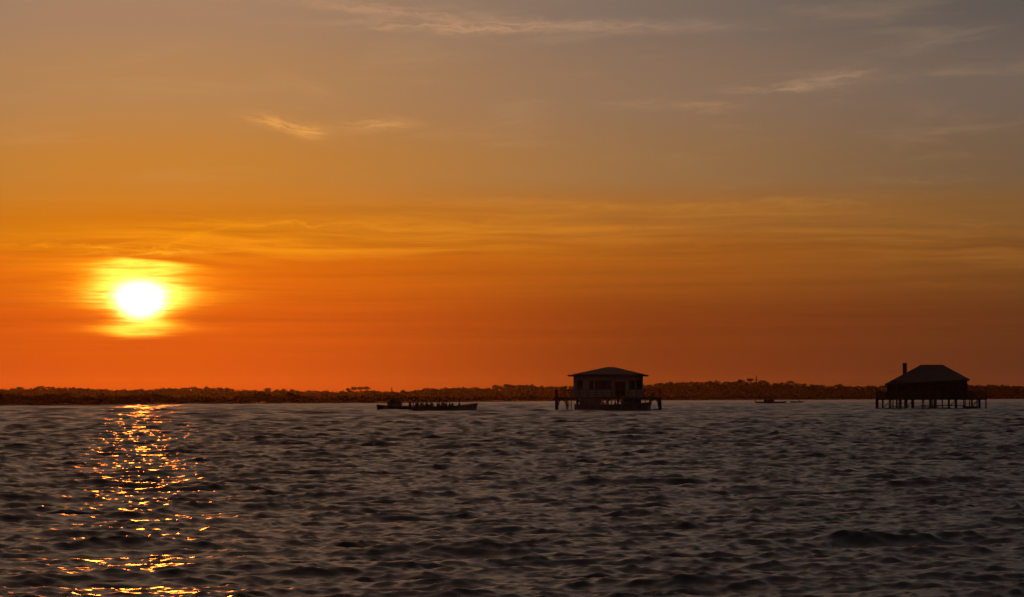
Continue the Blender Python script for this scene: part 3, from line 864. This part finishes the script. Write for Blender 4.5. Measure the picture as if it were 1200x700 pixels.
# long open boat with passengers, bow to the right
def passenger_boat():
    r = 412.0; k = r/F; cx = 519.0; X0 = X_at(cx, r)
    t = thing('open_boat', 'long open boat crowded with seated passengers, its raised bow pointing right', 'boat', (X0, r, 0), 0, 'boats out on the bay')
    L = 73*k; px = lambda p: (p-cx)*k
    hull(L, 2.3, .68, 1.25, M['hull2'], t, stern=.85, rake=.16, floor=.25)
    outboard(t, -L/2, .75)
    xs = [px(p) for p in (490.5, 496, 501.5, 507, 512.5, 518, 523.5, 538)]
    thwarts(t, xs, 2.2, .62)
    bm = BM(); box(bm, px(528.5), px(531.5), -.35, .35, .25, 1.15); box(bm, px(529.5), px(530.2), -.38, .38, 1.152, 1.5); obj('console', bm, M['hull'], t)
    bm = BM()
    for s in (-1, 1): tube(bm, (px(484.5), s*.9, .7), (px(484.5), s*.9, 1.75), .04, n=6)
    tube(bm, (px(484.5), -.9, 1.75), (px(484.5), .9, 1.75), .04, n=6); obj('stern_arch', bm, M['metal'], t)
    bm = BM(); tube(bm, (px(551), 0, 1.0), (px(552), 0, 1.5), .03, n=6); obj('bow_rail', bm, M['metal'], t)
    nm = ['first', 'second', 'third', 'fourth', 'fifth', 'sixth', 'seventh']
    j = 0
    for i, x in enumerate(xs[:7]):
        for s, side in ((-1, 'near'), (1, 'far')):
            if (i, s) in ((3, 1),): continue
            person('sit', 'jacket' if (i+s) % 3 else 'jacket2', (X0+x+random.uniform(-.08, .08)+(.3 if s > 0 else 0), r+s*.5, .56), random.uniform(-.5, .5)+(math.pi if (i*2+s) % 4 == 0 else 0),
                   f'{side} side seated passenger on the {nm[i]} bench from the stern of the long boat', 'passengers sitting in the long open boat', random.uniform(1.0, 1.12))
    person('sit', 'jacket', (X0+xs[7], r-.2, .62), .2, 'lone passenger sitting towards the bow of the long open boat', 'passengers sitting in the long open boat')
    person('stand', 'jacket', (X0+px(487.5), r+.1, .25), 0, 'helmsman standing at the stern of the long open boat', None, .86)
passenger_boat()

def cabin_boat():
    r = 452.0; k = r/F; cx = 464.0; X0 = X_at(cx, r)
    t = thing('cabin_boat', 'dark cabin boat lying low on the left, partly behind the long passenger boat', 'boat', (X0, r, 0), math.pi, 'boats out on the bay')
    px = lambda p: -(p-cx)*k
    hull(44*k, 2.4, .66, .95, M['hull'], t, stern=.8, rake=.05, floor=.2)
    bm = BM(); a, b = px(471), px(454)
    v = [(a, .25), (a, 1.5), (a+.2, 1.85), (b-.5, 1.85), (b, 1.2), (b, .25)]
    L_ = [bm.verts.new((x, -.85, z)) for x, z in v]; R_ = [bm.verts.new((x, .85, z)) for x, z in v]
    for i in range(6): bm.faces.new((L_[i], L_[(i+1) % 6], R_[(i+1) % 6], R_[i]))
    bm.faces.new(L_[::-1]); bm.faces.new(R_); bmesh.ops.recalc_face_normals(bm, faces=bm.faces)
    cb = obj('cabin', bm, M['hull2'], t)
    bm = BM()
    for s in (-1, 1):
        for q in (.2, .95): box(bm, a+q+.1, a+q+.7, s*.856-.004, s*.856+.004, 1.1, 1.55)
    obj('window', bm, M['glass'], cb)
    bm = BM(); box(bm, a-.1, b-.4, -.95, .95, 1.853, 1.91); obj('cabin_roof', bm, M['hull'], cb)
    bm = BM(); tube(bm, (a+.3, 0, 1.91), (a+.3, 0, 2.9), .03, .02, 6); tube(bm, (a+.3, -.3, 2.5), (a+.3, .3, 2.5), .02, n=6); obj('mast', bm, M['metal'], t)
    outboard(t, -22*k, .6)
cabin_boat()

def moored_boat():
    r = 411.0; k = r/F; cx = 716.0; X0 = X_at(cx, r)
    t = thing('covered_boat', 'dark covered boat moored against the stilts of the pale walled hut', 'boat', (X0, r, 0), 0, 'boats out on the bay')
    px = lambda p: (p-cx)*k
    L = 86*k
    hull(L, 2.7, .95, 1.3, M['hull2'], t, stern=.9, rake=.05, floor=.3)
    # rear covered part with canvas sides, open middle with passengers, wheelhouse
    def cab(a, b, z1, name, m, y=1.05):
        bm = BM(); box(bm, px(a), px(b), -y, y, .5, z1); bmesh.ops.bevel(bm, geom=list(bm.edges), offset=.08, segments=2, affect='EDGES'); return obj(name, bm, m, t)
    cab(679, 703.5, 2.0, 'canvas_cover', M['canvas'])
    wh = cab(729, 748, 2.15, 'wheelhouse', M['hull2'], .95)
    bm = BM()
    for s in (-1, 1):
        for q in (730.5, 736.5, 742.5): box(bm, px(q), px(q+4.6), s*.955-.006, s*.955+.006, 1.35, 1.85)
    obj('window', bm, M['glass'], wh)
    bm = BM(); box(bm, px(702.5), px(730), -1.1, 1.1, 2.12, 2.18)
    for q in (704.5, 716.5, 728): 
        for s in (-1, 1): tube(bm, (px(q), s*1.0, .8), (px(q), s*1.0, 2.118), .035, n=6)
    obj('awning', bm, M['canvas'], t)
    bm = BM(); tube(bm, (px(756), -.9, 1.2), (px(756), -.9, 1.75), .03, n=6); tube(bm, (px(756), .9, 1.2), (px(756), .9, 1.75), .03, n=6); tube(bm, (px(756), -.9, 1.75), (px(762), 0, 1.8), .03, n=6); tube(bm, (px(756), .9, 1.75), (px(762), 0, 1.8), .03, n=6)
    obj('bow_rail', bm, M['metal'], t)
    thwarts(t, [px(708), px(721)], 2.3, .72)
    for i, (p, y) in enumerate(((706.5, -.5), (712, .2), (720.5, -.4))):
        person('sit', 'jacket2' if i == 1 else 'jacket', (X0+px(p), r+y, .72), (0, 2.6, .3)[i],
               ('passenger by the canvas cover of the boat moored under the pale hut', 'middle passenger under the awning of the boat moored at the pale hut', 'passenger by the wheelhouse of the boat moored under the pale hut')[i], 'passengers under the awning of the moored boat')
moored_boat()

def small_boats():
    r = 850.0; k = r/F; cx = 903.0; X0 = X_at(cx, r)
    t = thing('motor_boat', 'low motor boat far out under the highest part of the ridge', 'boat', (X0, r, 0), R(-9), 'boats out on the bay')
    hull(34*k, 2.3, .6, .75, M['hull'], t, rake=.08)
    bm = BM(); box(bm, -2.0, .9, -.8, .8, .35, 1.35); bmesh.ops.bevel(bm, geom=list(bm.edges), offset=.12, segments=2, affect='EDGES'); cb = obj('cabin', bm, M['hull'], t)
    bm = BM(); box(bm, .905, .915, -.65, .65, .85, 1.2); obj('windscreen', bm, M['glass'], cb)
    outboard(t, -17*k, .55)
    r = 960.0; k = r/F; cx = 933.5; X1 = X_at(cx, r)
    t = thing('dinghy', 'tiny dinghy with one man aboard, right of the low motor boat', 'dinghy', (X1, r, 0), math.pi, 'boats out on the bay')
    hull(15*k, 1.7, .5, .7, M['hull'], t, rake=.06)
    thwarts(t, [-.9, .3], 1.6, .45); outboard(t, -7.5*k, .45)
    person('sit', 'jacket', (X1+.9, r, .45), math.pi, 'lone man sitting in the tiny dinghy')
    # skiff tied under the dark hut
    r = 449.0; k = r/F; cx = 1136.5; X2 = X_at(cx, r)
    t = thing('skiff', 'small dark skiff tied at the right hand stilts of the black hut', 'boat', (X2, r, 0), math.pi, 'boats out on the bay')
    hull(17*k, 1.2, .45, .62, M['hull'], t, rake=.06); thwarts(t, [-.5, .35], 1.1, .35)
small_boats()

# ------------------------------------------------------------------ haze
bm = BM(); box(bm, -6500, 6500, -6500, 6500, -3.0, 45.0)
hz = obj('haze', bm, []) ; hz['kind'] = 'stuff'; hz['label'] = 'thin evening haze hanging over the bay'; hz['category'] = 'haze'
hm = bpy.data.materials.new('evening_haze'); hm.use_nodes = True; nt = hm.node_tree
for n in list(nt.nodes):
    if n.type != 'OUTPUT_MATERIAL': nt.nodes.remove(n)
pv = nt.nodes.new('ShaderNodeVolumePrincipled'); pv.inputs['Color'].default_value = (.92, .84, .80, 1)
pv.inputs['Density'].default_value = .65e-5; pv.inputs['Anisotropy'].default_value = .8
nt.links.new(pv.outputs[0], [n for n in nt.nodes if n.type == 'OUTPUT_MATERIAL'][0].inputs['Volume'])
hz.data.materials.append(hm)

# ------------------------------------------------------------------ render settings
sc.render.engine = 'CYCLES'
sc.view_settings.view_transform = 'Standard'; sc.view_settings.look = 'None'
sc.view_settings.exposure = 0; sc.view_settings.gamma = 1
sc.cycles.use_denoising = True; sc.cycles.max_bounces = 4; sc.cycles.diffuse_bounces = 2; sc.cycles.glossy_bounces = 3
sc.cycles.caustics_reflective = False; sc.cycles.volume_bounces = 0; sc.cycles.sample_clamp_indirect = 4.0; sc.cycles.sample_clamp_direct = 25.0
sc.render.resolution_x = 1024; sc.render.resolution_y = 597
